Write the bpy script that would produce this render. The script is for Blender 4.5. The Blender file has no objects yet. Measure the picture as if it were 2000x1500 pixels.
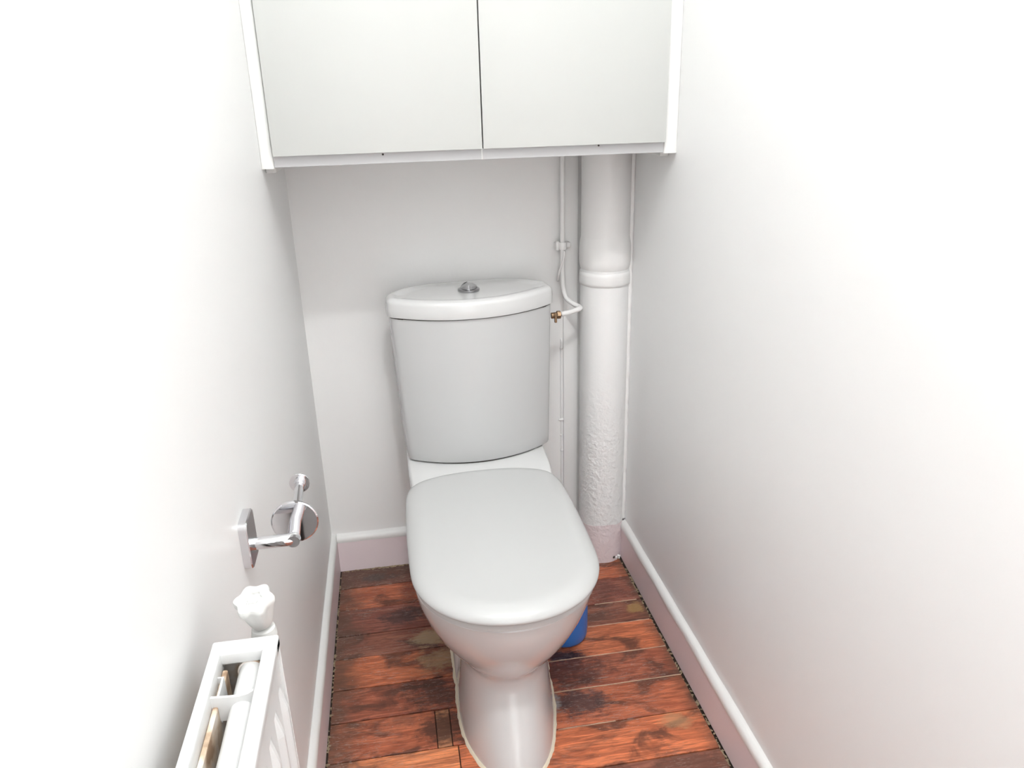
import bpy, bmesh, math, random
from mathutils import Vector, Matrix, noise
random.seed(7)
scene = bpy.context.scene
C = scene.collection

# ------------------------------------------------------------------ camera
cam = bpy.data.cameras.new('camera')
cam.sensor_width = 36.0
cam.lens = 1470.67 * 36.0 / 2000.0
cam.clip_start = 0.02
camo = bpy.data.objects.new('camera', cam)
C.objects.link(camo)
r_, u_, f_ = Vector((0.98583, -0.16574, -0.0262)), Vector((0.0830, 0.3454, 0.9348)), Vector((0.1459, 0.9237, -0.3542))
f_.normalize(); r_ = (r_ - f_ * r_.dot(f_)).normalized(); u_ = r_.cross(f_)
M = Matrix.Identity(4)
for i in range(3):
    M[i][0], M[i][1], M[i][2] = r_[i], u_[i], -f_[i]
M.translation = Vector((0.2190, -1.8320, 1.2080))
camo.matrix_world = M
scene.camera = camo

# ------------------------------------------------------------------ world (daylit hallway beyond the open door) + exposure
world = bpy.data.worlds.new('world'); scene.world = world
world.use_nodes = True
bg = world.node_tree.nodes['Background']
bg.inputs['Color'].default_value = (0.985, 0.995, 1.0, 1)
bg.inputs['Strength'].default_value = 3.3
vs = scene.view_settings
vs.view_transform = 'Standard'; vs.look = 'None'; vs.gamma = 1.0; vs.use_curve_mapping = False
vs.exposure = -0.44
LAMP_POWER = 66.0
LAMP_POS = (0.42, -1.82, 2.75)

# ------------------------------------------------------------------ dimensions (metres)
W, LEN, H = 0.80, 3.20, 2.95
T = 0.013                      # baseboard thickness
HB = 0.104

# ------------------------------------------------------------------ materials
def new_mat(name):
    m = bpy.data.materials.new(name); m.use_nodes = True
    nt = m.node_tree
    return m, nt, nt.nodes['Principled BSDF']

def plain(name, col, rough=0.5, metal=0.0, bump=0.0, bscale=60.0, spec=0.5, coat=0.0, bdist=0.002, var=0.0):
    m, nt, b = new_mat(name)
    b.inputs['Base Color'].default_value = (*col, 1)
    b.inputs['Roughness'].default_value = rough
    b.inputs['Metallic'].default_value = metal
    b.inputs['Specular IOR Level'].default_value = spec
    b.inputs['Coat Weight'].default_value = coat
    b.inputs['Coat Roughness'].default_value = 0.08
    tc = nt.nodes.new('ShaderNodeNewGeometry')
    n = nt.nodes.new('ShaderNodeTexNoise'); n.inputs['Scale'].default_value = bscale; n.inputs['Detail'].default_value = 4
    nt.links.new(tc.outputs['Position'], n.inputs['Vector'])
    if bump > 0:
        bp = nt.nodes.new('ShaderNodeBump'); bp.inputs['Strength'].default_value = bump; bp.inputs['Distance'].default_value = bdist
        nt.links.new(n.outputs['Fac'], bp.inputs['Height'])
        nt.links.new(bp.outputs['Normal'], b.inputs['Normal'])
    mx = nt.nodes.new('ShaderNodeMix'); mx.data_type = 'RGBA'
    n2 = nt.nodes.new('ShaderNodeTexNoise'); n2.inputs['Scale'].default_value = 9.0; n2.inputs['Detail'].default_value = 5
    nt.links.new(tc.outputs['Position'], n2.inputs['Vector'])
    nt.links.new(n2.outputs['Fac'], mx.inputs['Factor'])
    mx.inputs['A'].default_value = (*[c * (1 - var) for c in col], 1)
    mx.inputs['B'].default_value = (*[min(1, c * (1 + var)) for c in col], 1)
    nt.links.new(mx.outputs['Result'], b.inputs['Base Color'])
    return m

def lumpy(name, col, rough, **k):
    m = plain(name, col, rough, **k)          # thick brushed paint, smoother higher up the pipe
    nt = m.node_tree; bp = next(n for n in nt.nodes if n.type == 'BUMP'); g = next(n for n in nt.nodes if n.type == 'NEW_GEOMETRY')
    sp = nt.nodes.new('ShaderNodeSeparateXYZ'); nt.links.new(g.outputs['Position'], sp.inputs['Vector'])
    mr = nt.nodes.new('ShaderNodeMapRange'); nt.links.new(sp.outputs['Z'], mr.inputs['Value'])
    mr.inputs['From Min'].default_value = 0.35; mr.inputs['From Max'].default_value = 0.60
    mr.inputs['To Min'].default_value = k['bump']; mr.inputs['To Max'].default_value = 0.12
    nt.links.new(mr.outputs['Result'], bp.inputs['Strength'])
    return m
WALL = plain('wall_paint', (0.94, 0.94, 0.935), 0.42, bump=0.08, bscale=70, var=0.008)
BACKW = plain('back_wall_paint', (0.94, 0.935, 0.925), 0.45, bump=0.25, bscale=45, var=0.012)
CEIL = plain('ceiling_paint', (0.92, 0.92, 0.915), 0.7, bump=0.05)
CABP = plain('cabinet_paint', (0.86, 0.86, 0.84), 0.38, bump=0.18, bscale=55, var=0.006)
RAILSHADE = plain('rail_paint_shaded', (0.68, 0.68, 0.69), 0.40, bump=0.1, bscale=55, var=0.006)  # cabinet paint darkened to carry the door overhang's shadow on the rail
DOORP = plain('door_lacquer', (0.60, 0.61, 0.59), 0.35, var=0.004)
PINK = plain('lilac_paint', (0.90, 0.79, 0.81), 0.42, bump=0.25, bscale=40, var=0.02)
BEAD = plain('white_gloss_bead', (0.86, 0.855, 0.84), 0.35, bump=0.35, bscale=50, var=0.02)
PIPEW = plain('pipe_paint', (0.90, 0.89, 0.88), 0.33, bump=0.25, bscale=60, var=0.01)
PIPER = lumpy('pipe_paint_rough', (0.90, 0.895, 0.89), 0.30, bump=0.6, bscale=85, bdist=0.007, var=0.01)
PINKR = lumpy('lilac_paint_rough', (0.84, 0.74, 0.75), 0.32, bump=0.6, bscale=85, bdist=0.007, var=0.02)
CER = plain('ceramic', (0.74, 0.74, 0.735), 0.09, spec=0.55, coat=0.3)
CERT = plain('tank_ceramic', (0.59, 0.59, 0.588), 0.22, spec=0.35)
SEATP = plain('seat_plastic', (0.585, 0.588, 0.582), 0.16, spec=0.5)
DARK = plain('dark_gap', (0.05, 0.04, 0.035), 0.9)
CHROME = plain('chrome', (0.74, 0.74, 0.76), 0.05, metal=1.0)
CHROMED = plain('chrome_satin', (0.36, 0.36, 0.37), 0.14, metal=1.0)
BRASS = plain('old_brass', (0.30, 0.20, 0.12), 0.35, metal=0.8, bump=0.3, bscale=200)
BLUE = plain('blue_plastic', (0.045, 0.19, 0.60), 0.38, var=0.02)
RADP = plain('radiator_enamel', (0.76, 0.76, 0.755), 0.35, bump=0.06, bscale=90, var=0.006)
KNOBP = plain('knob_plastic', (0.74, 0.74, 0.72), 0.4, var=0.01)
SEAL = plain('sealant', (0.78, 0.70, 0.55), 0.6, bump=0.5, bscale=120, var=0.12)
SUB = plain('subfloor', (0.045, 0.03, 0.022), 0.9, bump=0.5, bscale=200, var=0.3)
DIRT = plain('dusty_grout', (0.30, 0.23, 0.15), 0.9, bump=0.8, bscale=150, var=0.5)

DUST = plain('dust_filler', (0.62, 0.42, 0.30), 0.9, bump=0.5, bscale=150, var=0.35)
def rust_mat():
    m, nt, b = new_mat('stained_enamel')
    g = nt.nodes.new('ShaderNodeNewGeometry')
    n = nt.nodes.new('ShaderNodeTexNoise'); n.inputs['Scale'].default_value = 38; n.inputs['Detail'].default_value = 6
    nt.links.new(g.outputs['Position'], n.inputs['Vector'])
    r = nt.nodes.new('ShaderNodeValToRGB')
    e = r.color_ramp.elements
    e[0].position = 0.36; e[0].color = (0.34, 0.22, 0.14, 1)
    e[1].position = 0.62; e[1].color = (0.78, 0.72, 0.66, 1)
    x = e.new(0.47); x.color = (0.62, 0.48, 0.35, 1)
    nt.links.new(n.outputs['Fac'], r.inputs['Fac'])
    nt.links.new(r.outputs['Color'], b.inputs['Base Color'])
    b.inputs['Roughness'].default_value = 0.6
    return m
RUST = rust_mat()

def wood_mat():
    m, nt, b = new_mat('worn_parquet')
    N, L = nt.nodes, nt.links
    geo = N.new('ShaderNodeNewGeometry'); info = N.new('ShaderNodeObjectInfo')
    def math_(op, a, b_=None, clamp=False):
        n = N.new('ShaderNodeMath'); n.operation = op; n.use_clamp = clamp
        for i, v in enumerate((a, b_)):
            if v is None: continue
            if isinstance(v, (int, float)): n.inputs[i].default_value = v
            else: L.new(v, n.inputs[i])
        return n.outputs[0]
    def mixc(f, a, b_, mode='MIX'):
        n = N.new('ShaderNodeMix'); n.data_type = 'RGBA'; n.blend_type = mode
        for k, v in (('Factor', f), ('A', a), ('B', b_)):
            if isinstance(v, (int, float)): n.inputs[k].default_value = v
            elif isinstance(v, tuple): n.inputs[k].default_value = (*v, 1)
            else: L.new(v, n.inputs[k])
        return n.outputs['Result']
    def noise_(scale, detail, sx=1, sy=1, dist=0.0, rough=0.55, off=True):
        mp = N.new('ShaderNodeMapping'); mp.inputs['Scale'].default_value = (sx, sy, 1)
        L.new(geo.outputs['Position'], mp.inputs['Vector'])
        if off:
            cb = N.new('ShaderNodeCombineXYZ')
            L.new(math_('MULTIPLY', info.outputs['Random'], 37.0), cb.inputs['X'])
            L.new(math_('MULTIPLY', info.outputs['Random'], 11.0), cb.inputs['Y'])
            L.new(cb.outputs['Vector'], mp.inputs['Location'])
        n = N.new('ShaderNodeTexNoise')
        n.inputs['Scale'].default_value = scale; n.inputs['Detail'].default_value = detail
        n.inputs['Distortion'].default_value = dist; n.inputs['Roughness'].default_value = rough
        L.new(mp.outputs['Vector'], n.inputs['Vector'])
        return n.outputs['Fac']
    def ramp(v, a, b_):
        n = N.new('ShaderNodeMapRange'); n.interpolation_type = 'SMOOTHSTEP'
        n.inputs['From Min'].default_value = a; n.inputs['From Max'].default_value = b_
        L.new(v, n.inputs['Value']); return n.outputs['Result']
    sep = N.new('ShaderNodeSeparateXYZ'); L.new(geo.outputs['Position'], sep.inputs['Vector'])
    X, Y = sep.outputs['X'], sep.outputs['Y']
    base = info.outputs['Color']
    # grain: long bands plus fine fibres along the plank
    grain = noise_(5.0, 6, 1.6, 16, dist=1.6)
    fibre = noise_(12.0, 4, 2.2, 46, dist=0.5)
    base = mixc(1.0, base, (1.45, 1.48, 1.46), 'MULTIPLY')
    col = mixc(ramp(grain, 0.38, 0.68), base, mixc(1.0, base, (1.75, 1.95, 1.95), 'MULTIPLY'))
    col = mixc(math_('MULTIPLY', ramp(fibre, 0.52, 0.34), 0.50), col, (0.11, 0.038, 0.024))
    # blotchy grime
    gr = noise_(7.0, 6, 1.3, 2.4, dist=0.8)
    col = mixc(math_('MULTIPLY', ramp(gr, 0.50, 0.64), 0.78), col, (0.085, 0.040, 0.030))
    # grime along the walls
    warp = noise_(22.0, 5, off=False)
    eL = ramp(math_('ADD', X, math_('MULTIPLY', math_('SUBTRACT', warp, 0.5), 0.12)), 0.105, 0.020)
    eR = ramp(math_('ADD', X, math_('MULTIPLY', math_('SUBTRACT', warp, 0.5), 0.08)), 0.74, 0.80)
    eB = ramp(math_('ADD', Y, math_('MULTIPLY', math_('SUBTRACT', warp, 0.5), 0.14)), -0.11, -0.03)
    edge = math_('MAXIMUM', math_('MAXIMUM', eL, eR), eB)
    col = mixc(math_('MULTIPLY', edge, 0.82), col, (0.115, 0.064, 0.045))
    # individual stains: x, y, rx, ry, colour, strength
    stains = [(0.245, -0.335, 0.062, 0.030, (0.46, 0.33, 0.20), 0.80), (0.250, -0.415, 0.055, 0.040, (0.46, 0.30, 0.17), 0.66),
              (0.175, -0.245, 0.055, 0.032, (0.055, 0.032, 0.032), 0.80), (0.11, -0.06, 0.050, 0.022, (0.085, 0.065, 0.055), 0.85),
              (0.235, -0.520, 0.075, 0.055, (0.075, 0.034, 0.026), 0.85), (0.255, -0.620, 0.060, 0.050, (0.085, 0.040, 0.030), 0.85),
              (0.17, -0.585, 0.05, 0.022, (0.14, 0.06, 0.04), 0.5),
              (0.545, -0.505, 0.090, 0.050, (0.085, 0.036, 0.030), 0.80), (0.535, -0.605, 0.075, 0.045, (0.075, 0.045, 0.045), 0.88),
              (0.53, -0.455, 0.045, 0.022, (0.03, 0.02, 0.03), 0.9), (0.70, -0.235, 0.06, 0.035, (0.13, 0.05, 0.04), 0.6),
              (0.755, -0.325, 0.020, 0.022, (0.42, 0.26, 0.10), 0.7), (0.655, -0.34, 0.05, 0.022, (0.10, 0.055, 0.045), 0.65),
              (0.725, -0.69, 0.045, 0.024, (0.50, 0.30, 0.16), 0.55), (0.48, -0.600, 0.022, 0.030, (0.50, 0.48, 0.48), 0.55),
              (0.70, -0.81, 0.12, 0.04, (0.14, 0.065, 0.048), 0.7), (0.20, -0.145, 0.03, 0.05, (0.17, 0.05, 0.035), 0.5)]
    wx = math_('ADD', math_('MULTIPLY', math_('SUBTRACT', noise_(20.0, 8, off=False, rough=0.72), 0.5), 2.6), math_('MULTIPLY', math_('SUBTRACT', noise_(26.0, 6, 1.0, 5.0, rough=0.7), 0.5), 1.9))
    for (sx, sy, rx, ry, c, s) in stains:
        dx = math_('DIVIDE', math_('SUBTRACT', X, sx), rx); dy = math_('DIVIDE', math_('SUBTRACT', Y, sy), ry)
        d = math_('SQRT', math_('ADD', math_('MULTIPLY', dx, dx), math_('MULTIPLY', dy, dy)))
        d = math_('ADD', d, wx)
        col = mixc(math_('MULTIPLY', ramp(d, 1.15, 0.40), s), col, c)
    # worn varnish: pale scuffs along the grain, more on some patches
    sc = noise_(30.0, 3, 1.0, 9.0, dist=2.2, rough=0.7)
    patch = noise_(6.0, 3, off=False)
    col = mixc(math_('MULTIPLY', math_('MULTIPLY', ramp(sc, 0.56, 0.64), ramp(patch, 0.38, 0.56)), 0.50), col, (0.46, 0.36, 0.32))
    sp = noise_(150.0, 2, 1, 1.6)
    col = mixc(math_('MULTIPLY', ramp(sp, 0.68, 0.76), 0.4), col, (0.52, 0.43, 0.38))
    L.new(col, b.inputs['Base Color'])
    rg = N.new('ShaderNodeMapRange'); L.new(gr, rg.inputs['Value'])
    rg.inputs['To Min'].default_value = 0.34; rg.inputs['To Max'].default_value = 0.62
    L.new(rg.outputs['Result'], b.inputs['Roughness'])
    b.inputs['Specular IOR Level'].default_value = 0.35
    bp = N.new('ShaderNodeBump'); bp.inputs['Strength'].default_value = 0.35; bp.inputs['Distance'].default_value = 0.0015
    L.new(math_('ADD', math_('MULTIPLY', fibre, 0.6), sc), bp.inputs['Height']); L.new(bp.outputs['Normal'], b.inputs['Normal'])
    return m
WOOD = wood_mat()

# ------------------------------------------------------------------ helpers
def obj(name, bm, mat, parent=None, smooth=False, angle=None):
    me = bpy.data.meshes.new(name)
    bmesh.ops.recalc_face_normals(bm, faces=bm.faces[:])
    bm.to_mesh(me); bm.free()
    me.materials.append(mat)
    o = bpy.data.objects.new(name, me); C.objects.link(o)
    if smooth or angle:
        for p in me.polygons: p.use_smooth = True
        if angle: me.set_sharp_from_angle(angle=math.radians(angle))
    if parent is not None:
        o.parent = parent
        o.matrix_parent_inverse = parent.matrix_world.inverted()
    return o

def tag(o, label, cat, group=None):
    o['label'] = label; o['category'] = cat
    if group: o['group'] = group
    return o

def thing(name, label, cat, loc):
    o = bpy.data.objects.new(name, None); C.objects.link(o)
    o.empty_display_size = 0.05
    o.location = loc
    o.matrix_world = Matrix.Translation(loc)
    return tag(o, label, cat)

def struct(o):
    o['kind'] = 'structure'; return o

def add_box(bm, x0, x1, y0, y1, z0, z1, bev=0.0, seg=2):
    vs_ = [bm.verts.new((x, y, z)) for z in (z0, z1) for y in (y0, y1) for x in (x0, x1)]
    F = [(0, 2, 3, 1), (4, 5, 7, 6), (0, 1, 5, 4), (2, 6, 7, 3), (0, 4, 6, 2), (1, 3, 7, 5)]
    fs = [bm.faces.new([vs_[i] for i in f]) for f in F]
    if bev > 0:
        es = {e for f in fs for e in f.edges}
        bmesh.ops.bevel(bm, geom=list(es), offset=bev, segments=seg, profile=0.5, affect='EDGES')
    return bm

def box(x0, x1, y0, y1, z0, z1, bev=0.0, seg=2):
    return add_box(bmesh.new(), x0, x1, y0, y1, z0, z1, bev, seg)

def loft(bm, rings, cap0=True, cap1=True, closed=True):
    R = [[bm.verts.new(p) for p in ring] for ring in rings]
    n = len(R[0])
    for a, b in zip(R[:-1], R[1:]):
        for i in range(n if closed else n - 1):
            j = (i + 1) % n
            bm.faces.new((a[i], a[j], b[j], b[i]))
    if cap0: bm.faces.new(R[0][::-1])
    if cap1: bm.faces.new(R[-1])
    return R

def add_lathe(bm, prof, c, axis='Z', n=32, ripple=None):
    """prof: list of (radius, height) along axis from c"""
    rings = []
    for r, h in prof:
        ring = []
        for i in range(n):
            a = 2 * math.pi * i / n
            rr = r * (1 + (ripple(a, h) if ripple else 0))
            u, v = rr * math.cos(a), rr * math.sin(a)
            if axis == 'Z': p = (c[0] + u, c[1] + v, c[2] + h)
            elif axis == 'X': p = (c[0] + h, c[1] + u, c[2] + v)
            else: p = (c[0] + u, c[1] + h, c[2] + v)
            ring.append(p)
        rings.append(ring)
    loft(bm, rings)
    return bm

def add_tube(bm, pts, r, n=16, rfun=None):
    pts = [Vector(p) for p in pts]
    rings = []
    up = Vector((0, 0, 1))
    t0 = (pts[1] - pts[0]).normalized()
    nrm = t0.cross(up)
    if nrm.length < 1e-3: nrm = t0.cross(Vector((0, 1, 0)))
    nrm.normalize()
    for i, p in enumerate(pts):
        if i == 0: t = pts[1] - p
        elif i == len(pts) - 1: t = p - pts[i - 1]
        else: t = (pts[i + 1] - p).normalized() + (p - pts[i - 1]).normalized()
        t.normalize()
        nrm = (nrm - t * nrm.dot(t)).normalized()
        b = t.cross(nrm)
        rr = r if rfun is None else r * rfun(i, p)
        rings.append([p + (nrm * math.cos(2 * math.pi * k / n) + b * math.sin(2 * math.pi * k / n)) * rr for k in range(n)])
    loft(bm, rings)
    return bm

def smooth_path(pts, per=8):
    """Catmull-Rom through pts"""
    P = [Vector(p) for p in pts]; P = [2 * P[0] - P[1]] + P + [2 * P[-1] - P[-2]]
    out = []
    for i in range(1, len(P) - 2):
        for k in range(per):
            t = k / per
            a, b, c, d = P[i - 1], P[i], P[i + 1], P[i + 2]
            out.append(0.5 * ((2 * b) + (c - a) * t + (2 * a - 5 * b + 4 * c - d) * t * t + (-a + 3 * b - 3 * c + d) * t ** 3))
    out.append(P[-2]); return out

def inset(poly, d):
    """move a counter-clockwise outline inwards by d along its normals"""
    n = len(poly); out = []
    for i in range(n):
        a, b = Vector(poly[i - 1]), Vector(poly[(i + 1) % n])
        t = (b - a).normalized()
        nr = Vector((-t.y, t.x))
        out.append((poly[i][0] + nr.x * d, poly[i][1] + nr.y * d))
    return out

def scale_poly(poly, c, s):
    return [(c[0] + (x - c[0]) * s, c[1] + (y - c[1]) * s) for x, y in poly]

def resample(poly, n):
    P = [Vector(p) for p in poly]; P.append(P[0])
    Ls = [0]
    for a, b in zip(P[:-1], P[1:]): Ls.append(Ls[-1] + (b - a).length)
    out = []; j = 0
    for k in range(n):
        s = Ls[-1] * k / n
        while Ls[j + 1] < s: j += 1
        f = (s - Ls[j]) / max(1e-9, Ls[j + 1] - Ls[j])
        out.append(tuple(P[j].lerp(P[j + 1], f)))
    return out

def smooth_closed(poly, it):
    P = [Vector(p) for p in poly]
    for _ in range(it):
        n = len(P)
        P = [(P[i - 1] + P[i] * 2 + P[(i + 1) % n]) / 4 for i in range(n)]
    return [tuple(p) for p in P]

def ring_at(poly, z): return [(x, y, z) for x, y in poly]

# ------------------------------------------------------------------ the room shell
struct(obj('wall_left', box(-0.10, 0, -LEN, 0, 0, H), WALL))
struct(obj('wall_right', box(W, W + 0.10, -LEN, 0, 0, H), WALL))
struct(obj('wall_back', box(-0.10, W + 0.10, 0, 0.10, 0, H), BACKW))
struct(obj('ceiling', box(-0.10, W + 0.10, -LEN - 0.10, 0.10, H, H + 0.08), CEIL))
bm = bmesh.new()                                   # front wall with the open doorway
add_box(bm, -0.10, 0.02, -LEN - 0.10, -LEN, 0, H)
add_box(bm, 0.78, W + 0.10, -LEN - 0.10, -LEN, 0, H)
add_box(bm, 0.02, 0.78, -LEN - 0.10, -LEN, 2.45, H)
struct(obj('wall_front', bm, WALL))

floor = struct(obj('floor', box(-0.10, W + 0.10, -LEN - 0.10, 0.10, -0.06, -0.008), SUB))
edges = [-0.004, -0.0955, -0.189, -0.2905, -0.3715, -0.4720, -0.5670, -0.6690, -0.7745, -0.872, -0.974, -1.07, -1.172, -1.27, -1.37, -1.47, -1.57, -1.67, -1.77, -1.87, -1.96, -2.06, -2.16, -2.26, -2.36, -2.46, -2.56, -2.66, -2.76, -2.86, -2.96, -3.06, -3.15, -3.20]
tints = [(0.11, 0.042, 0.030), (0.27, 0.072, 0.036), (0.15, 0.046, 0.032), (0.155, 0.052, 0.034), (0.31, 0.085, 0.040), (0.22, 0.060, 0.034),
         (0.27, 0.072, 0.036), (0.37, 0.105, 0.046), (0.16, 0.054, 0.036)]
XL, XR = T + 0.0035, W - T - 0.006
def plank(x0, x1, y0, y1, tint, skew=0.0, zt=0.0):
    bm = box(x0, x1, y1 + 0.0015, y0 - 0.0015, -0.008, 0.0 + zt, 0.0008, 1)
    cx, cy = (x0 + x1) / 2, (y0 + y1) / 2
    for v in bm.verts:
        v.co.y += skew * (v.co.x - cx)
        v.co.x -= cx; v.co.y -= cy
    o = obj('plank', bm, WOOD)
    o.location = (cx, cy, 0); o.color = (*tint, 1)
    o.parent = floor
    return o
for i in range(len(edges) - 1):
    tint = tints[i] if i < len(tints) else random.choice(tints)
    y0, y1 = edges[i], edges[i + 1]
    zt = random.uniform(-0.0008, 0.0004)
    if i == 6:      # repaired with short offcuts beside the toilet foot
        plank(XL, 0.232, y0, y1, tint, zt=zt)
        plank(0.2335, 0.262, y0, y1, (0.25, 0.10, 0.05), zt=zt - 0.0006)
        plank(0.2635, XR, y0, y1, tint, zt=zt)
    elif i == 7:
        plank(XL, 0.272, y0, y1, (0.40, 0.13, 0.058), zt=zt)
        plank(0.274, XR, y0, y1, (0.36, 0.098, 0.044), zt=zt)
    else:
        plank(XL, XR, y0, y1, tint, zt=zt)
# dusty filler showing in the joints on the right
for k, (xa, xb) in ((4, (0.62, 0.776)), (5, (0.487, XR)), (6, (0.480, XR)), (7, (0.478, 0.60)), (3, (0.66, 0.77))):
    yc = edges[k]
    bm = bmesh.new(); rg = []
    for x in [xa + (xb - xa) * i / 40 for i in range(41)]:
        w = 0.0013 * (0.75 + 0.6 * noise.noise(Vector((x * 70, yc * 50, 0)))); zt = -0.0006 + 0.0010 * noise.noise(Vector((x * 45, yc * 30, 4)))
        rg.append([(x, yc - w, -0.006), (x, yc - w, zt), (x, yc + w, zt), (x, yc + w, -0.006)])
    loft(bm, rg); obj('joint_filler', bm, DUST, floor)
# crumbled filler along the skirting gaps
def rubble(x, ya, yb, n, wid):
    bm = bmesh.new()
    for k in range(n):
        y = random.uniform(yb, ya); s = random.uniform(0.001, 0.0028)
        mt = Matrix.Translation((x + random.uniform(-wid, wid), y, -0.003 + random.random() * 0.002)) @ Matrix.Rotation(random.random() * 3, 4, 'Z') @ Matrix.Diagonal((s, s * random.uniform(1, 3), s * 0.8, 1))
        bmesh.ops.create_icosphere(bm, subdivisions=1, radius=1, matrix=mt)
    return bm
o = obj('filler_crumbs', rubble(W - T - 0.004, -0.12, -1.0, 170, 0.003), DIRT, floor); o['kind'] = 'stuff'
o = obj('filler_crumbs', rubble(T + 0.003, -0.02, -1.0, 150, 0.002), DIRT, floor); o['kind'] = 'stuff'
bm = bmesh.new()
for k in range(90):
    s = random.uniform(0.001, 0.0026)
    mt = Matrix.Translation((random.uniform(0.02, 0.25), -T - random.uniform(0.000, 0.006), 0.0)) @ Matrix.Diagonal((s * 2, s, s * 0.8, 1))
    bmesh.ops.create_icosphere(bm, subdivisions=1, radius=1, matrix=mt)
o = obj('filler_crumbs', bm, DIRT, floor); o['kind'] = 'stuff'

# baseboards with a painted bead on top
def wav(v, amp, s=9.0, seed=0.0):
    return amp * noise.noise(Vector((v * s + seed, seed, 0)))
def baseboard(name, along, a0, a1, side, lo=0.0):
    n = 60
    board = bmesh.new(); rings = []
    bead_r = []
    for k in range(n + 1):
        a = a0 + (a1 - a0) * k / n
        t = T + wav(a, 0.0009, 7, 3.1 + len(name)); h = HB - 0.012 + wav(a, 0.0010, 8, 1.7 + len(name))
        prof = [(0, lo), (t, lo), (t, h), (0, h)]
        tb = T + wav(a, 0.0012, 14, 5.5 + len(name))
        hb = HB + 0.006 + wav(a, 0.0018, 11, 9.2 + len(name))
        bp = [(0, h - 0.001), (tb + 0.0006, h - 0.001), (tb + 0.0014, h + 0.004), (tb + 0.0006, h + 0.009), (tb - 0.003, hb - 0.001), (0.004, hb), (0, hb + 0.003)]
        def P(d, z):
            if side == 'L': return (d, a, z)
            if side == 'R': return (W - d, a, z)
            return (a, -d, z)
        rings.append([P(*q) for q in prof]); bead_r.append([P(*q) for q in bp])
    loft(board, rings)
    o = struct(obj(name, board, PINK, angle=40))
    bd = bmesh.new(); loft(bd, bead_r)
    obj('top_bead', bd, BEAD, o, angle=60)
    return o
baseboard('baseboard_left', 'y', -LEN, 0.0, 'L')
baseboard('baseboard_back', 'x', T + 0.0005, 0.672, 'B')
baseboard('baseboard_right', 'y', -LEN, -0.088, 'R')

# ------------------------------------------------------------------ built-in cupboard above
CB = 1.100; CY = -0.341
cab = thing('wall_cabinet', 'white built-in cupboard with two flat doors spanning the niche above the toilet', 'cabinet', (0.40, -0.17, CB))
def post(x0, x1):
    bm = bmesh.new(); rings = []
    n = 70
    for k in range(n + 1):
        z = CB - 0.0015 + (H - CB) * k / n
        j = lambda s: 0.0011 * noise.noise(Vector((z * 22, s, 0))) + 0.0006 * noise.noise(Vector((z * 70, s + 4, 0)))
        y0 = CY
        rings.append([(x0, 0 - 0.30, z), (x0, y0 + 0.002 + j(1), z), (x0 + 0.002, y0 + j(2), z), ((x0 + x1) / 2, y0 + j(3), z), (x1 - 0.002, y0 + j(4), z), (x1, y0 + 0.002, z), (x1, -0.30, z)])
    loft(bm, rings)
    return bm
obj('post', post(0.0, 0.0225), CABP, cab, angle=50)
obj('post', post(W - 0.0265, W), CABP, cab, angle=50)
obj('bottom_rail', box(0.0225, W - 0.0265, CY + 0.004, -0.30, CB, CB + 0.034, 0.001, 1), RAILSHADE, cab)
obj('bottom_panel', box(0.001, W - 0.001, -0.301, -0.001, CB + 0.008, CB + 0.026), CABP, cab)
obj('top_rail', box(0.0225, W - 0.0265, CY + 0.002, -0.30, H - 0.06, H - 0.001, 0.001, 1), CABP, cab)
obj('support_batten', box(0.001, 0.020, -0.300, -0.002, CB - 0.012, CB + 0.008, 0.002, 2), CABP, cab)
obj('support_batten', box(W - 0.020, W - 0.001, -0.300, -0.13, CB - 0.010, CB + 0.008, 0.002, 2), CABP, cab)
obj('support_batten', box(0.021, 0.62, -0.020, -0.001, CB - 0.004, CB + 0.008, 0.002, 2), CABP, cab)
GAPX = 0.4095
def door(x0, x1):
    return box(x0, x1, CY - 0.0135, CY + 0.003, CB + 0.0205, H - 0.075, 0.0009, 2)
d1 = obj('door', door(0.0243, GAPX - 0.0011), DOORP, cab, angle=40)
d2 = obj('door', door(GAPX + 0.0011, W - 0.0290), DOORP, cab, angle=40)
obj('door_gap_shade', box(GAPX - 0.012, GAPX + 0.012, CY + 0.0035, CY + 0.02, CB + 0.034, H - 0.06), DARK, cab)  # dark strip standing in for the shade inside the gap between the doors
obj('rail_joint', box(GAPX - 0.0012, GAPX + 0.0012, CY + 0.0028, CY + 0.006, CB + 0.0005, CB + 0.020, 0.0006, 1), CABP, cab)
for (x, z) in ((0.222, CB + 0.0165), (0.640, CB + 0.0180)):
    bm = bmesh.new(); add_lathe(bm, [(0.0016, 0), (0.0019, 0.0012), (0.0012, 0.003)], (x, CY + 0.0029, z), 'Y', 12)
    obj('screw_hole', bm, DARK, cab)

# ------------------------------------------------------------------ toilet
TX = 0.381
toilet = thing('toilet', 'white ceramic close-coupled toilet with its lid closed on the wooden floor', 'toilet', (TX, -0.40, 0.0))

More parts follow.
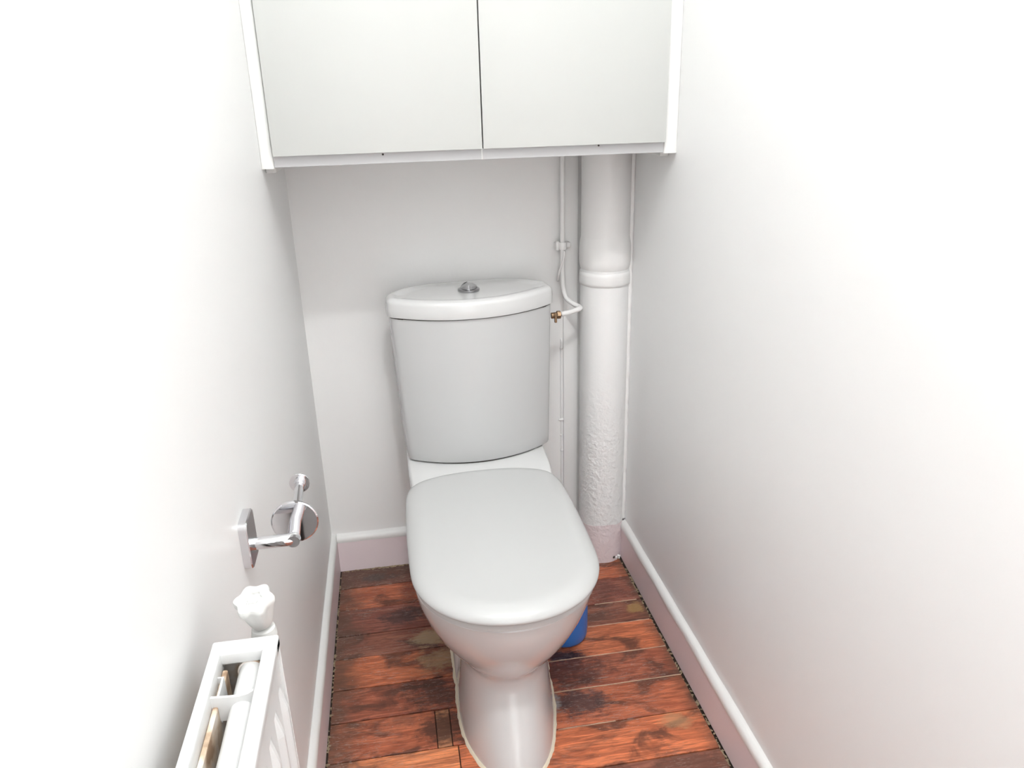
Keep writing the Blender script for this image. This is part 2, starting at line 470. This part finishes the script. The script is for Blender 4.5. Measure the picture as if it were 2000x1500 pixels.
def egg(front, mid, hw, back, hwb, cr=0.03, ex=2.0, n=96):
    """outline: rounded nose towards -y, straight flanks, rounded back corners (counter-clockwise)"""
    pts = []
    for k in range(49):                                   # nose, from left flank round to right flank
        a = math.pi + math.pi * k / 48
        c, s = math.cos(a), math.sin(a)
        x = hw * (abs(c) ** (2 / ex)) * (1 if c > 0 else -1)
        y = mid - (mid - front) * (abs(s) ** (2 / ex))
        pts.append((TX + x, y))
    for k in range(1, 12):
        t = k / 12; pts.append((TX + hw + (hwb - hw) * (t * t * (3 - 2 * t)), mid + (back - cr - mid) * t))
    for k in range(7):
        a = k * math.pi / 12; pts.append((TX + hwb - cr + cr * math.cos(a), back - cr + cr * math.sin(a)))
    for k in range(7):
        a = math.pi / 2 + k * math.pi / 12; pts.append((TX - hwb + cr + cr * math.cos(a), back - cr + cr * math.sin(a)))
    for k in range(11, 0, -1):
        t = k / 12; pts.append((TX - hw - (hwb - hw) * (t * t * (3 - 2 * t)), mid + (back - cr - mid) * t))
    return resample(pts, n)

# z, front, mid, half width, back, rear half width, exponent
secs = [(0.000, -0.786, -0.555, 0.102, -0.10, 0.098, 2.0),
        (0.012, -0.784, -0.555, 0.1015, -0.10, 0.098, 2.0),
        (0.040, -0.772, -0.550, 0.098, -0.10, 0.096, 2.0),
        (0.080, -0.752, -0.545, 0.094, -0.10, 0.094, 2.05),
        (0.120, -0.731, -0.540, 0.092, -0.10, 0.094, 2.1),
        (0.150, -0.716, -0.535, 0.092, -0.095, 0.096, 2.1),
        (0.170, -0.710, -0.53, 0.095, -0.09, 0.100, 2.1),
        (0.185, -0.715, -0.53, 0.102, -0.08, 0.106, 2.08),
        (0.205, -0.732, -0.54, 0.113, -0.075, 0.114, 2.05),
        (0.235, -0.758, -0.56, 0.129, -0.07, 0.124, 2.03),
        (0.270, -0.783, -0.585, 0.1445, -0.06, 0.136, 2.02),
        (0.310, -0.803, -0.61, 0.157, -0.05, 0.143, 2.02),
        (0.345, -0.815, -0.63, 0.1645, -0.045, 0.148, 2.02),
        (0.370, -0.821, -0.64, 0.1675, -0.04, 0.151, 2.02),
        (0.381, -0.823, -0.645, 0.168, -0.04, 0.152, 2.02),
        (0.387, -0.820, -0.645, 0.165, -0.042, 0.150, 2.02)]
bm = bmesh.new()
rings = [ring_at(egg(f, m, hw, b, hb, 0.035, ex), z) for (z, f, m, hw, b, hb, ex) in secs]
loft(bm, rings)
# raised tank platform at the back, falling in a hollow curve towards the hinge
rings = []
prof = [(-0.330, 0.384), (-0.315, 0.3865), (-0.298, 0.391), (-0.282, 0.396), (-0.266, 0.4005), (-0.250, 0.403), (-0.20, 0.4035), (-0.12, 0.4035), (-0.055, 0.4035)]
def plat_ring(y, z):
    TX = 0.388
    hw = 0.168 if y > -0.22 else 0.168 - 0.10 * max(0, (-0.22 - y)) ** 1.2
    r = 0.010
    pts = [(TX - hw, y, 0.36), (TX - hw, y, z - r)]
    for k in range(1, 5):
        a = math.pi - k * math.pi / 10
        pts.append((TX - hw + r + r * math.cos(a), y, z - r + r * math.sin(a)))
    for k in range(1, 12):
        pts.append((TX - hw + r + (2 * hw - 2 * r) * k / 12, y, z))
    for k in range(4, 0, -1):
        a = k * math.pi / 10
        pts.append((TX + hw - r + r * math.cos(a), y, z - r + r * math.sin(a)))
    pts += [(TX + hw, y, z - r), (TX + hw, y, 0.36)]
    return pts
loft(bm, [plat_ring(y, z) for y, z in prof])
# foot flanges on both sides for the floor bolts
for s in (-1, 1):
    rg = []
    for (z, o, e) in ((0.0, 0.1030, 0.0), (0.10, 0.1015, 0.004), (0.118, 0.0990, 0.010), (0.122, 0.096, 0.020)):
        poly = []
        for (yy, oo) in ((-0.505 + e, 0.09), (-0.50 + e, o - 0.006), (-0.488 + e, o), (-0.38, o), (-0.16 - e, o), (-0.15 - e, 0.09)):
            poly.append((TX + s * oo, yy, z))
        rg.append(poly)
    loft(bm, rg)
def foot_shift(x, y, z):                       # the foot stands slightly askew
    return x + 0.010 * min(1, max(0, (y + 0.66) / 0.2)) * min(1, max(0, (0.22 - z) / 0.10))
for v in bm.verts: v.co.x = foot_shift(*v.co)
pan = obj('pan', bm, CER, toilet, angle=35)

# seat ring, almost hidden by the lid
def lid_outline(grow=0.0, n=160):
    hw = 0.1735; front = -0.836; mid = -0.655
    pts = []
    for k in range(61):
        a = math.pi + math.pi * k / 60
        c, s = math.cos(a), math.sin(a)
        pts.append((TX + hw * abs(c) ** (2 / 2.12) * (1 if c > 0 else -1), mid - (mid - front) * abs(s) ** (2 / 2.12)))
    # flanks up to the hinge, then a flattened arc across the back
    right = [(hw + 0.0015, -0.60), (hw + 0.002, -0.53), (hw + 0.001, -0.46), (hw - 0.001, -0.40), (hw - 0.006, -0.362), (hw - 0.016, -0.338), (hw - 0.040, -0.320), (hw - 0.085, -0.305), (hw - 0.13, -0.2985)]
    pts += [(TX + x, y) for x, y in right] + [(TX, -0.297)] + [(TX - x, y) for x, y in right[::-1]]
    P = smooth_closed(resample(pts, n), 3)
    return inset(P, -grow) if grow else P
LO = lid_outline()
bm = bmesh.new()
loft(bm, [ring_at(inset(LO, 0.012), 0.3885), ring_at(inset(LO, 0.0066), 0.3895), ring_at(inset(LO, 0.0058), 0.396), ring_at(inset(LO, 0.0066), 0.4012), ring_at(inset(LO, 0.013), 0.4022)])
obj('seat', bm, SEATP, toilet, angle=50)
for s in (-1, 1):
    bm = bmesh.new()
    add_lathe(bm, [(0.009, -0.02), (0.010, -0.018), (0.010, 0.018), (0.009, 0.02)], (TX + s * 0.075, -0.300, 0.400), 'X', 20)
    obj('hinge', bm, SEATP, toilet, angle=40)
bm = bmesh.new()
rings = [ring_at(inset(LO, 0.006), 0.4045), ring_at(inset(LO, 0.0015), 0.4042), ring_at(inset(LO, 0.0002), 0.4060)]
Rd, hz = 0.040, 0.020
for k in range(0, 15):
    d = Rd * (1 - math.cos(k / 14 * math.pi / 2)) * 1.0
    z = 0.4085 + hz * math.sin(k / 14 * math.pi / 2) ** 1.15
    rings.append(ring_at(inset(LO, d), z))
cc = (TX, -0.58); last = inset(LO, Rd)
for k in range(1, 8):
    s = 1 - k / 8
    rings.append(ring_at(scale_poly(last, cc, s), 0.4285 + 0.0022 * (1 - s * s)))
loft(bm, rings)
lid = obj('lid', bm, SEATP, toilet, angle=60)

# tank: lens-shaped plan, slightly wider at the top
TA = math.radians(4.2); TC = (0.3945, -0.12)
def rotp(P):
    c, s = math.cos(TA), math.sin(TA)
    return [(TC[0] + (x - TC[0]) * c - (y - TC[1]) * s, TC[1] + (x - TC[0]) * s + (y - TC[1]) * c) for x, y in P]
def lens(hw, yf, ys, yb, ybk, n=140, sm=3):
    """front bow yf, flank from ys to yb, back bow ybk"""
    pts = []
    for k in range(41):
        t = -1 + 2 * k / 40
        pts.append((TC[0] + hw * t, ys - (ys - yf) * (1 - t * t) ** 0.92))
    for k in range(1, 6):
        pts.append((TC[0] + hw, ys + (yb - ys) * k / 6))
    for k in range(31):
        t = 1 - 2 * k / 30
        pts.append((TC[0] + hw * t, yb + (ybk - yb) * (1 - t ** 4)))
    for k in range(5, 0, -1):
        pts.append((TC[0] - hw, ys + (yb - ys) * k / 6))
    return rotp(smooth_closed(resample(pts, n), sm))
bm = bmesh.new()
rings = []
for k in range(0, 13):
    t = k / 12
    z = 0.4065 + (0.7515 - 0.4065) * t
    hw = 0.1745 + 0.0155 * t ** 0.9
    P = lens(hw, -0.238 + 0.014 * t, -0.177 + 0.026 * t, -0.095, -0.030)
    if k == 0:
        rings.append(ring_at(inset(P, 0.006), z)); rings.append(ring_at(inset(P, 0.0015), z + 0.0015)); z += 0.005
    rings.append(ring_at(P, z))
loft(bm, rings)
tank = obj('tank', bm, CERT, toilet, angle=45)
P = lens(0.164, -0.232, -0.172, -0.095, -0.032)
bm = bmesh.new(); loft(bm, [ring_at(P, 0.4030), ring_at(P, 0.4075)]); obj('pan_gap_shade', bm, DARK, toilet)  # dark layer painting in the shaded gap line between tank and pan
P = lens(0.181, -0.218, -0.160, -0.095, -0.032)
bm = bmesh.new(); loft(bm, [ring_at(P, 0.7510), ring_at(P, 0.7550)]); obj('tank_gap', bm, DARK, toilet)
# tank lid: soft shoulder, shallow dished top
LP = lens(0.1950, -0.230, -0.150, -0.098, -0.016, sm=2)
bm = bmesh.new()
rings = [ring_at(inset(LP, 0.004), 0.7542), ring_at(inset(LP, 0.0006), 0.7545), ring_at(LP, 0.7565), ring_at(inset(LP, -0.0008), 0.773), ring_at(inset(LP, 0.0004), 0.783)]
for k in range(1, 9):
    a = k / 8 * math.pi / 2
    rings.append(ring_at(inset(LP, 0.0004 + 0.014 * (1 - math.cos(a))), 0.783 + 0.013 * math.sin(a)))
rings.append(ring_at(inset(LP, 0.019), 0.7958))
rings.append(ring_at(inset(LP, 0.024), 0.7942)); rings.append(ring_at(inset(LP, 0.029), 0.7920))
l2 = inset(LP, 0.029)
for k in range(1, 8):
    rings.append(ring_at(scale_poly(l2, TC, 1 - k / 8), 0.7918))
loft(bm, rings)
tlid = obj('tank_lid', bm, CER, toilet, angle=60)
# chrome push button, split in two with a raised half
BX, BY, BZ = 0.394, -0.118, 0.7918
bm = bmesh.new()
add_lathe(bm, [(0.0250, 0), (0.0258, 0.002), (0.0252, 0.0060), (0.022, 0.0075)], (BX, BY, BZ), 'Z', 40)
fb = obj('flush_button', bm, CHROMED, tlid, angle=40)
def half_button(sgn, split, ztop, zmid):
    bm = bmesh.new(); n = 24; lo = []; hi = []
    for k in range(n + 1):
        a = -math.pi / 2 + math.pi * k / n
        x, y = 0.0205 * math.cos(a), 0.0205 * math.sin(a)
        lo.append((BX + sgn * max(split, x), BY + y, BZ + 0.006))
        hi.append((BX + sgn * max(split, x * 0.95), BY + y * 0.95, BZ + ztop - (ztop - zmid) * (abs(x) / 0.0205) ** 2))
    loft(bm, [lo, hi]); return bm
obj('flush_plate', half_button(-1, 0.0006, 0.0175, 0.0085), CHROMED, tlid, angle=30)
obj('flush_plate', half_button(1, 0.0006, 0.0150, 0.0105), CHROMED, tlid, angle=30)

# cream sealant bead round the foot
bm = bmesh.new()
P = egg(-0.786, -0.555, 0.102, -0.10, 0.098, 0.035, 2.0, 220)
n = len(P); R = []
for i, (x, y) in enumerate(P):
    ax, ay = P[i - 1]; bx, by = P[(i + 1) % n]
    t = Vector((bx - ax, by - ay)).normalized(); nr = Vector((t.y, -t.x))
    if abs(x - TX) > 0.09 and y > -0.49: nr = nr  # flange side
    w = 0.0048 + 0.0022 * noise.noise(Vector((x * 60, y * 60, 2))) + 0.0012 * noise.noise(Vector((x * 220, y * 220, 5)))
    off = 0.003 if (y > -0.50 and y < -0.15) else 0.0
    R.append([(x + nr.x * (off + d), y + nr.y * (off + d), z) for d, z in ((-0.004, 0.0008), (-0.003, 0.0055), (w * 0.5, 0.0038), (w, 0.0006))])
for i in range(n):
    a, b = R[i], R[(i + 1) % n]
    for k in range(3):
        bm.faces.new([bm.verts.new(q) for q in (a[k], a[k + 1], b[k + 1], b[k])])
bmesh.ops.remove_doubles(bm, verts=bm.verts[:], dist=1e-6)
for v in bm.verts: v.co.x = foot_shift(*v.co)
obj('sealant', bm, SEAL, toilet, smooth=True)

# ------------------------------------------------------------------ blue container behind the toilet foot
bl = thing('toilet_brush_holder', 'blue plastic pot with rounded edges standing on the floor beside the toilet foot', 'container', (0.556, -0.390, 0.0))
bm = bmesh.new()
add_lathe(bm, [(0.030, 0.002), (0.044, 0.0025), (0.051, 0.006), (0.0545, 0.014), (0.0555, 0.03), (0.0560, 0.075), (0.0550, 0.090), (0.051, 0.101), (0.044, 0.107), (0.034, 0.110), (0.028, 0.111), (0.026, 0.109), (0.0255, 0.100), (0.025, 0.020)], (0.556, -0.390, 0.0), 'Z', 48)
obj('pot', bm, BLUE, bl, angle=60)
bm = bmesh.new(); add_lathe(bm, [(0.040, 0.0), (0.041, 0.001), (0.040, 0.0025)], (0.556, -0.390, 0.0), 'Z', 32); obj('foot_ring', bm, BLUE, bl, angle=40)

# ------------------------------------------------------------------ soil pipe in the corner
PX, PY = 0.7385, -0.060
soil = thing('soil_pipe', 'thick white painted soil pipe running floor to cupboard in the corner', 'pipe', (PX, PY, 0.0))
def lump(amp, seed, s=60):
    return lambda a, h: amp * noise.noise(Vector((math.cos(a) * 2.5 + seed, math.sin(a) * 2.5, h * s))) 
def zz(a, b, n): return [a + (b - a) * k / n for k in range(n + 1)]
bm = bmesh.new()
add_lathe(bm, [(0.0592, z) for z in zz(0.880, CB + 0.007, 14)], (PX, PY, 0), 'Z', 48, lump(0.006, 3, 15)); obj('upper_pipe', bm, PIPEW, soil, angle=60)
bm = bmesh.new()
add_lathe(bm, [(0.0585, 0.905), (0.0592, 0.893), (0.0622, 0.880), (0.0632, 0.868), (0.0632, 0.836), (0.0622, 0.824), (0.0600, 0.816), (0.0585, 0.8135)][::-1], (PX, PY, 0), 'Z', 56, lump(0.010, 8, 30)); obj('socket', bm, PIPEW, soil, angle=60)
bm = bmesh.new()
add_lathe(bm, [(0.0590, 0.7755), (0.0622, 0.777), (0.0632, 0.784), (0.0632, 0.800), (0.0622, 0.808), (0.0585, 0.8105)], (PX, PY, 0), 'Z', 56, lump(0.012, 5, 30)); obj('collar', bm, PIPEW, soil, angle=60)
bm = bmesh.new()
add_lathe(bm, [(0.0603, z) for z in zz(0.112, 0.815, 120)], (PX, PY, 0), 'Z', 72, lambda a, h: 0.010 * noise.noise(Vector((math.cos(a) * 5, math.sin(a) * 5, h * 55))) * (1.5 if h < 0.5 else 0.6)); obj('lower_pipe', bm, PIPER, soil, angle=70)
bm = bmesh.new()
n = 72; rings = []
for z in zz(0.0, 0.116, 30):
    ring = []
    for i in range(n):
        a = 2 * math.pi * i / n
        r = 0.0607 * (1 + 0.018 * noise.noise(Vector((math.cos(a) * 5, math.sin(a) * 5, z * 55))))
        zt = z + (0.005 * noise.noise(Vector((a * 2.0, 3, 0))) + 0.003 * math.sin(a * 3) if z > 0.1 else 0)
        ring.append((PX + r * math.cos(a), PY + r * math.sin(a), zt))
    rings.append(ring)
loft(bm, rings)
obj('painted_base', bm, PINKR, soil, angle=70)
bm = bmesh.new()
add_tube(bm, [(0.7950 + 0.001 * noise.noise(Vector((z * 40, 2, 0))), -0.0840, z) for z in zz(HB + 0.012, CB + 0.006, 180)], 0.0065, 10, lambda i, p: 1 + 0.30 * noise.noise(Vector((p.z * 60, 7, 0))))
obj('paint_fillet', bm, PIPEW, soil, smooth=True)
bm = bmesh.new()
for k in range(10):
    s = random.uniform(0.003, 0.006)
    bmesh.ops.create_icosphere(bm, subdivisions=2, radius=s, matrix=Matrix.Translation((0.775 + random.uniform(-0.012, 0.008), -0.106 + random.uniform(-0.006, 0.006), random.uniform(0.001, 0.010))))
obj('plaster_blob', bm, BEAD, soil, smooth=True)
bm = bmesh.new(); bmesh.ops.create_icosphere(bm, subdivisions=2, radius=0.0042, matrix=Matrix.Translation((0.762, -0.1145, 0.012)))
obj('hole', bm, DARK, soil, smooth=True)

# ------------------------------------------------------------------ cold water supply
sup = thing('water_pipe', 'thin white painted water pipe bending into the side of the toilet tank', 'pipe', (0.640, -0.030, CB))
path = smooth_path([(0.6400, -0.026, CB + 0.0075), (0.6400, -0.026, 1.00), (0.6395, -0.026, 0.88), (0.6390, -0.028, 0.80), (0.6405, -0.032, 0.760), (0.646, -0.040, 0.738), (0.660, -0.056, 0.7265), (0.6715, -0.068, 0.7215), (0.671, -0.0800, 0.7205), (0.661, -0.0880, 0.7195), (0.640, -0.0960, 0.7170), (0.618, -0.1030, 0.7155)], 8)
bm = bmesh.new(); add_tube(bm, path, 0.0060, 18); obj('tube', bm, PIPEW, sup, smooth=True)
bm = bmesh.new()
add_lathe(bm, [(0.0085, 0), (0.0100, 0.001), (0.0100, 0.009), (0.0085, 0.010)], (0.6055, -0.1065, 0.7155), 'X', 6)
obj('nut', bm, BRASS, sup)
bm = bmesh.new()
add_lathe(bm, [(0.0075, 0), (0.0075, 0.012)], (0.592, -0.1085, 0.7150), 'X', 20)
add_box(bm, 0.5975, 0.6035, -0.1225, -0.1165, 0.700, 0.725, 0.001, 1)
obj('stop_valve', bm, BRASS, sup, angle=40)
bm = bmesh.new()
add_lathe(bm, [(0.0095, -0.010), (0.0105, -0.007), (0.0105, 0.006), (0.0095, 0.008)], (0.6398, -0.0260, 0.868), 'Z', 20)
add_box(bm, 0.622, 0.662, -0.024, -0.001, 0.860, 0.874, 0.004, 3)
add_box(bm, 0.6225, 0.631, -0.031, -0.018, 0.856, 0.879, 0.003, 3)
obj('pipe_clip', bm, PIPEW, sup, angle=50)
bm = bmesh.new()
add_tube(bm, smooth_path([(0.6425, -0.034, 0.856), (0.640, -0.0365, 0.838), (0.633, -0.034, 0.815), (0.629, -0.028, 0.795), (0.630, -0.018, 0.778)], 6), 0.0028, 10)
obj('wire_tail', bm, PIPEW, sup, smooth=True)

# painted-over cable and boxing strip on the back wall
cb = thing('wall_cable', 'thin painted-over cable running up the back wall beside the toilet tank', 'cable', (0.641, -0.002, HB))
bm = bmesh.new()
pts = [(0.6405 + 0.0008 * noise.noise(Vector((z * 30, 1, 0))), -0.0008, z) for z in zz(HB + 0.011, 0.62, 60)]
add_tube(bm, pts, 0.0021, 8); obj('cable', bm, BACKW, cb, smooth=True)
for z in (0.595, 0.392, 0.300, 0.345):
    bm = bmesh.new()
    bmesh.ops.create_icosphere(bm, subdivisions=2, radius=1, matrix=Matrix.Translation((0.641, -0.002, z)) @ Matrix.Diagonal((0.0042 if z != 0.392 else 0.009, 0.0035, 0.0040, 1)))
    obj('cable_clip', bm, PIPEW, cb, smooth=True)
bx = obj('trim_1', box(0.646, 0.6840, -0.0060, -0.0002, HB + 0.010, CB + 0.006, 0.0015, 2), BACKW, angle=40); struct(bx)

# ------------------------------------------------------------------ chrome toilet paper holder
hold = thing('toilet_paper_holder', 'empty chrome toilet paper holder with round disc on the wall above the radiator valve', 'paper holder', (0.0, -0.932, 0.676))
bm = bmesh.new()
poly = []
def rr(cy, cz, hy, hz_, r, n=8):
    out = []
    for (sy, sz, a0) in ((1, 1, 0), (-1, 1, 90), (-1, -1, 180), (1, -1, 270)):
        for k in range(n + 1):
            a = math.radians(a0 + 90 * k / n)
            out.append((cy + sy * (hy - r) + r * math.cos(a), cz + sz * (hz_ - r) + r * math.sin(a)))
    return out
base = rr(-0.932, 0.678, 0.026, 0.034, 0.010)
loft(bm, [[(x, a, b) for a, b in inset(base, d)] for x, d in ((0.0002, 0.0), (0.0095, 0.0), (0.0110, 0.0012))])
obj('wall_plate', bm, CHROME, hold, angle=14)
AZ, AYY, AX = 0.6690, -0.9320, 0.0610
bm = bmesh.new(); add_tube(bm, [(0.010, AYY, AZ), (AX - 0.004, AYY, AZ), (AX + 0.0010, AYY + 0.0012, AZ), (AX + 0.0020, AYY + 0.0050, AZ)], 0.0085, 24)
obj('arm', bm, CHROME, hold, angle=25)
bm = bmesh.new(); add_tube(bm, [(AX + 0.0012, AYY - 0.0070, AZ), (AX - 0.0015, -0.8860, AZ)], 0.0082, 24)
obj('elbow_sleeve', bm, CHROME, hold, angle=25)
bm = bmesh.new(); add_tube(bm, [(AX - 0.0015, -0.890, AZ), (AX - 0.0060, -0.770, AZ)], 0.0066, 24)
obj('roll_bar', bm, CHROME, hold, angle=25)
bm = bmesh.new(); add_lathe(bm, [(0.0300, 0.0), (0.0318, 0.0006), (0.0318, 0.0035), (0.0300, 0.0042)], (AX - 0.0018, -0.8870, AZ), 'Y', 64)
obj('roll_disc', bm, CHROME, hold, angle=14)
bm = bmesh.new(); add_lathe(bm, [(0.0085, -0.010), (0.0090, -0.009), (0.0090, 0.0), (0.0150, 0.0004), (0.0155, 0.001), (0.0155, 0.003), (0.0145, 0.004)], (AX - 0.0060, -0.772, AZ), 'Y', 48)
obj('end_cap', bm, CHROME, hold, angle=14)

# ------------------------------------------------------------------ radiator on the left wall
RX0, RX1, RY0, RY1, RZ0, RZ1 = 0.0195, 0.0815, -1.70, -1.1990, 0.14, 0.725
rad = thing('radiator', 'white steel panel radiator with its top grille missing, beside the valve knob', 'radiator', (0.05, -1.45, RZ0))
bm = bmesh.new()                                     # rim: four strips with folded edges
add_box(bm, RX0, RX0 + 0.0105, RY0, RY1, RZ1 - 0.022, RZ1, 0.002, 2)
obj('top_rim', bm, RADP, rad, angle=40)
bm = box(RX1 - 0.0135, RX1, RY0, RY1, RZ1 - 0.012, RZ1, 0.0025, 3); obj('top_rim', bm, RADP, rad, angle=40)
bm = box(RX0, RX1, RY1 - 0.0190, RY1 + 0.0005, RZ1 - 0.014, RZ1 + 0.0004, 0.0025, 3); obj('top_rim', bm, RADP, rad, angle=40)
bm = box(RX0, RX1, RY0, RY0 + 0.019, RZ1 - 0.014, RZ1 + 0.0004, 0.0025, 3); obj('top_rim', bm, RADP, rad, angle=40)
obj('end_panel', box(RX0 + 0.001, RX1 - 0.001, RY1 - 0.002, RY1, RZ0, RZ1 - 0.012, 0.0006, 1), RADP, rad)
obj('end_liner', box(RX0 + 0.003, RX1 - 0.008, RY1 - 0.0035, RY1 - 0.002, RZ0 + 0.01, RZ1 - 0.014), RUST, rad)
obj('inner_panel', box(RX0 + 0.0107, RX0 + 0.0155, RY0 + 0.004, RY1 - 0.022, RZ0 + 0.02, RZ1 - 0.016, 0.001, 1), RUST, rad)
obj('end_panel', box(RX0 + 0.001, RX1 - 0.001, RY0, RY0 + 0.003, RZ0, RZ1 - 0.012, 0.001, 1), RADP, rad)
obj('back_panel', box(RX0, RX0 + 0.002, RY0 + 0.003, RY1 - 0.003, RZ0, RZ1 - 0.012), RUST, rad)
bm = bmesh.new(); n = 0                              # front panel with pressed vertical ribs
yv = []; xs = []
y = RY1 - 0.0
pitch = 0.0335
while y > RY0 + 0.02:
    for (f, d) in ((0.0, 0.0), (0.30, 0.0), (0.40, 0.0042), (0.46, 0.0055), (0.60, 0.0055), (0.66, 0.0042), (0.76, 0.0)):
        yv.append(y - f * pitch); xs.append(d)
    y -= pitch
yv.append(RY0); xs.append(0.0)
XB = RX1 - 0.0040
cols = []
zs = [(RZ0, 0), (RZ0 + 0.03, 0), (RZ0 + 0.05, 1), (RZ1 - 0.075, 1), (RZ1 - 0.050, 0), (RZ1 - 0.010, 0)]
front = [[bm.verts.new((XB + d * k, yy, z)) for z, k in zs] for yy, d in zip(yv, xs)]
for a, b in zip(front[:-1], front[1:]):
    for k in range(len(zs) - 1): bm.faces.new((a[k], a[k + 1], b[k + 1], b[k]))
bk = [[bm.verts.new((XB - 0.0025, yy, z)) for z in (RZ0, RZ1 - 0.010)] for yy in (yv[0], yv[-1])]
bm.faces.new((bk[0][0], bk[0][1], bk[1][1], bk[1][0]))
obj('front_panel', bm, RADP, rad, angle=12)
bm = bmesh.new(); add_tube(bm, [(0.0555, yy, 0.7000) for yy in zz(RY1 - 0.008, RY0 + 0.01, 20)], 0.0118, 24)
obj('water_tube', bm, RADP, rad, smooth=True)
bm = bmesh.new(); add_tube(bm, [(0.0555, -1.2085, 0.7000), (0.0555, -1.2175, 0.7000)], 0.0132, 24); obj('tube_collar', bm, RUST, rad, angle=40)
for yb in (-1.268, -1.47):
    bm = bmesh.new()
    prof = [(0.0285, 0.7195), (0.0400, 0.7185), (0.0540, 0.7175), (0.0620, 0.7190), (0.0675, 0.7220)]
    loft(bm, [[(x, yb - 0.0013, z - 0.026), (x, yb - 0.0013, z), (x, yb + 0.0013, z), (x, yb + 0.0013, z - 0.026)] for x, z in prof])
    obj('cross_bracket', bm, RADP, rad, angle=40)
    bm = bmesh.new()
    loft(bm, [[(x, yy, 0.690), (x, yy, z), (x + 0.0018, yy, z), (x + 0.0018, yy, 0.690)] for yy, z, x in ((yb, 0.7170, 0.0345), (yb + 0.016, 0.7165, 0.0345), (yb + 0.030, 0.7150, 0.0335))])
    add_box(bm, 0.0270, 0.0355, yb + 0.0290, yb + 0.0305, 0.694, 0.715)
    obj('grille_clip', bm, RADP, rad, angle=40)

valve = thing('radiator_valve', 'white fluted valve knob rising beside the end of the radiator', 'valve', (0.0615, -1.172, 0.66))
VX, VY = 0.0615, -1.1710
bm = bmesh.new()
add_lathe(bm, [(0.0090, 0.640), (0.0090, 0.694), (0.0125, 0.6975), (0.0130, 0.706), (0.0115, 0.714), (0.0070, 0.7165)], (VX, VY, 0), 'Z', 32)
obj('valve_body', bm, KNOBP, valve, angle=50)
bm = bmesh.new(); add_tube(bm, [(VX, VY, 0.655), (VX, -1.1900, 0.655), (VX, -1.1985, 0.655)], 0.0075, 20); obj('union', bm, KNOBP, valve, angle=40)
bm = bmesh.new(); add_tube(bm, [(VX, VY, 0.645), (VX, VY, 0.30), (VX, VY, 0.0005)], 0.0070, 20); obj('feed_pipe', bm, KNOBP, valve, angle=40)
bm = bmesh.new(); add_lathe(bm, [(0.0060, 0.714), (0.0060, 0.7205)], (VX, VY, 0), 'Z', 20); obj('spindle', bm, RUST, valve)
bm = bmesh.new()
lob = lambda a, h: 0.10 * math.cos(6 * a + 0.4) * min(1.0, max(0.0, (h - 0.722) / 0.020))
add_lathe(bm, [(0.0085, 0.7195), (0.0105, 0.7205), (0.0125, 0.727), (0.0150, 0.738), (0.0170, 0.746), (0.0184, 0.7490), (0.0186, 0.7530), (0.0178, 0.7552), (0.0160, 0.7560), (0.0082, 0.7560), (0.0074, 0.7535), (0.0066, 0.7535), (0.0058, 0.7552), (0.0010, 0.7556)], (VX, VY, 0), 'Z', 96, lob)
bmesh.ops.rotate(bm, verts=bm.verts[:], cent=(VX, VY, 0.7195), matrix=Matrix.Rotation(math.radians(11), 3, 'X') @ Matrix.Rotation(math.radians(-5), 3, 'Y'))
obj('knob', bm, KNOBP, valve, angle=30)

# ------------------------------------------------------------------ ceiling lamp (above and behind the frame)
lamp = thing('ceiling_lamp', 'bare lamp hanging on a short white flex from the ceiling', 'lamp', (LAMP_POS[0], LAMP_POS[1], H))
bm = bmesh.new(); add_lathe(bm, [(0.045, -0.0005), (0.045, -0.010), (0.020, -0.022), (0.005, -0.026)], (LAMP_POS[0], LAMP_POS[1], H), 'Z', 32); obj('ceiling_rose', bm, KNOBP, lamp, angle=40)
bm = bmesh.new(); add_lathe(bm, [(0.004, -0.024), (0.004, -0.10), (0.016, -0.105), (0.019, -0.138), (0.017, -0.140)], (LAMP_POS[0], LAMP_POS[1], H), 'Z', 24); obj('socket', bm, KNOBP, lamp, angle=40)
ld = bpy.data.lights.new('lamp_light', 'POINT'); ld.energy = LAMP_POWER; ld.shadow_soft_size = 0.045
ld.color = (0.985, 1.0, 1.0)
lo = bpy.data.objects.new('lamp_light', ld); C.objects.link(lo); lo.location = LAMP_POS
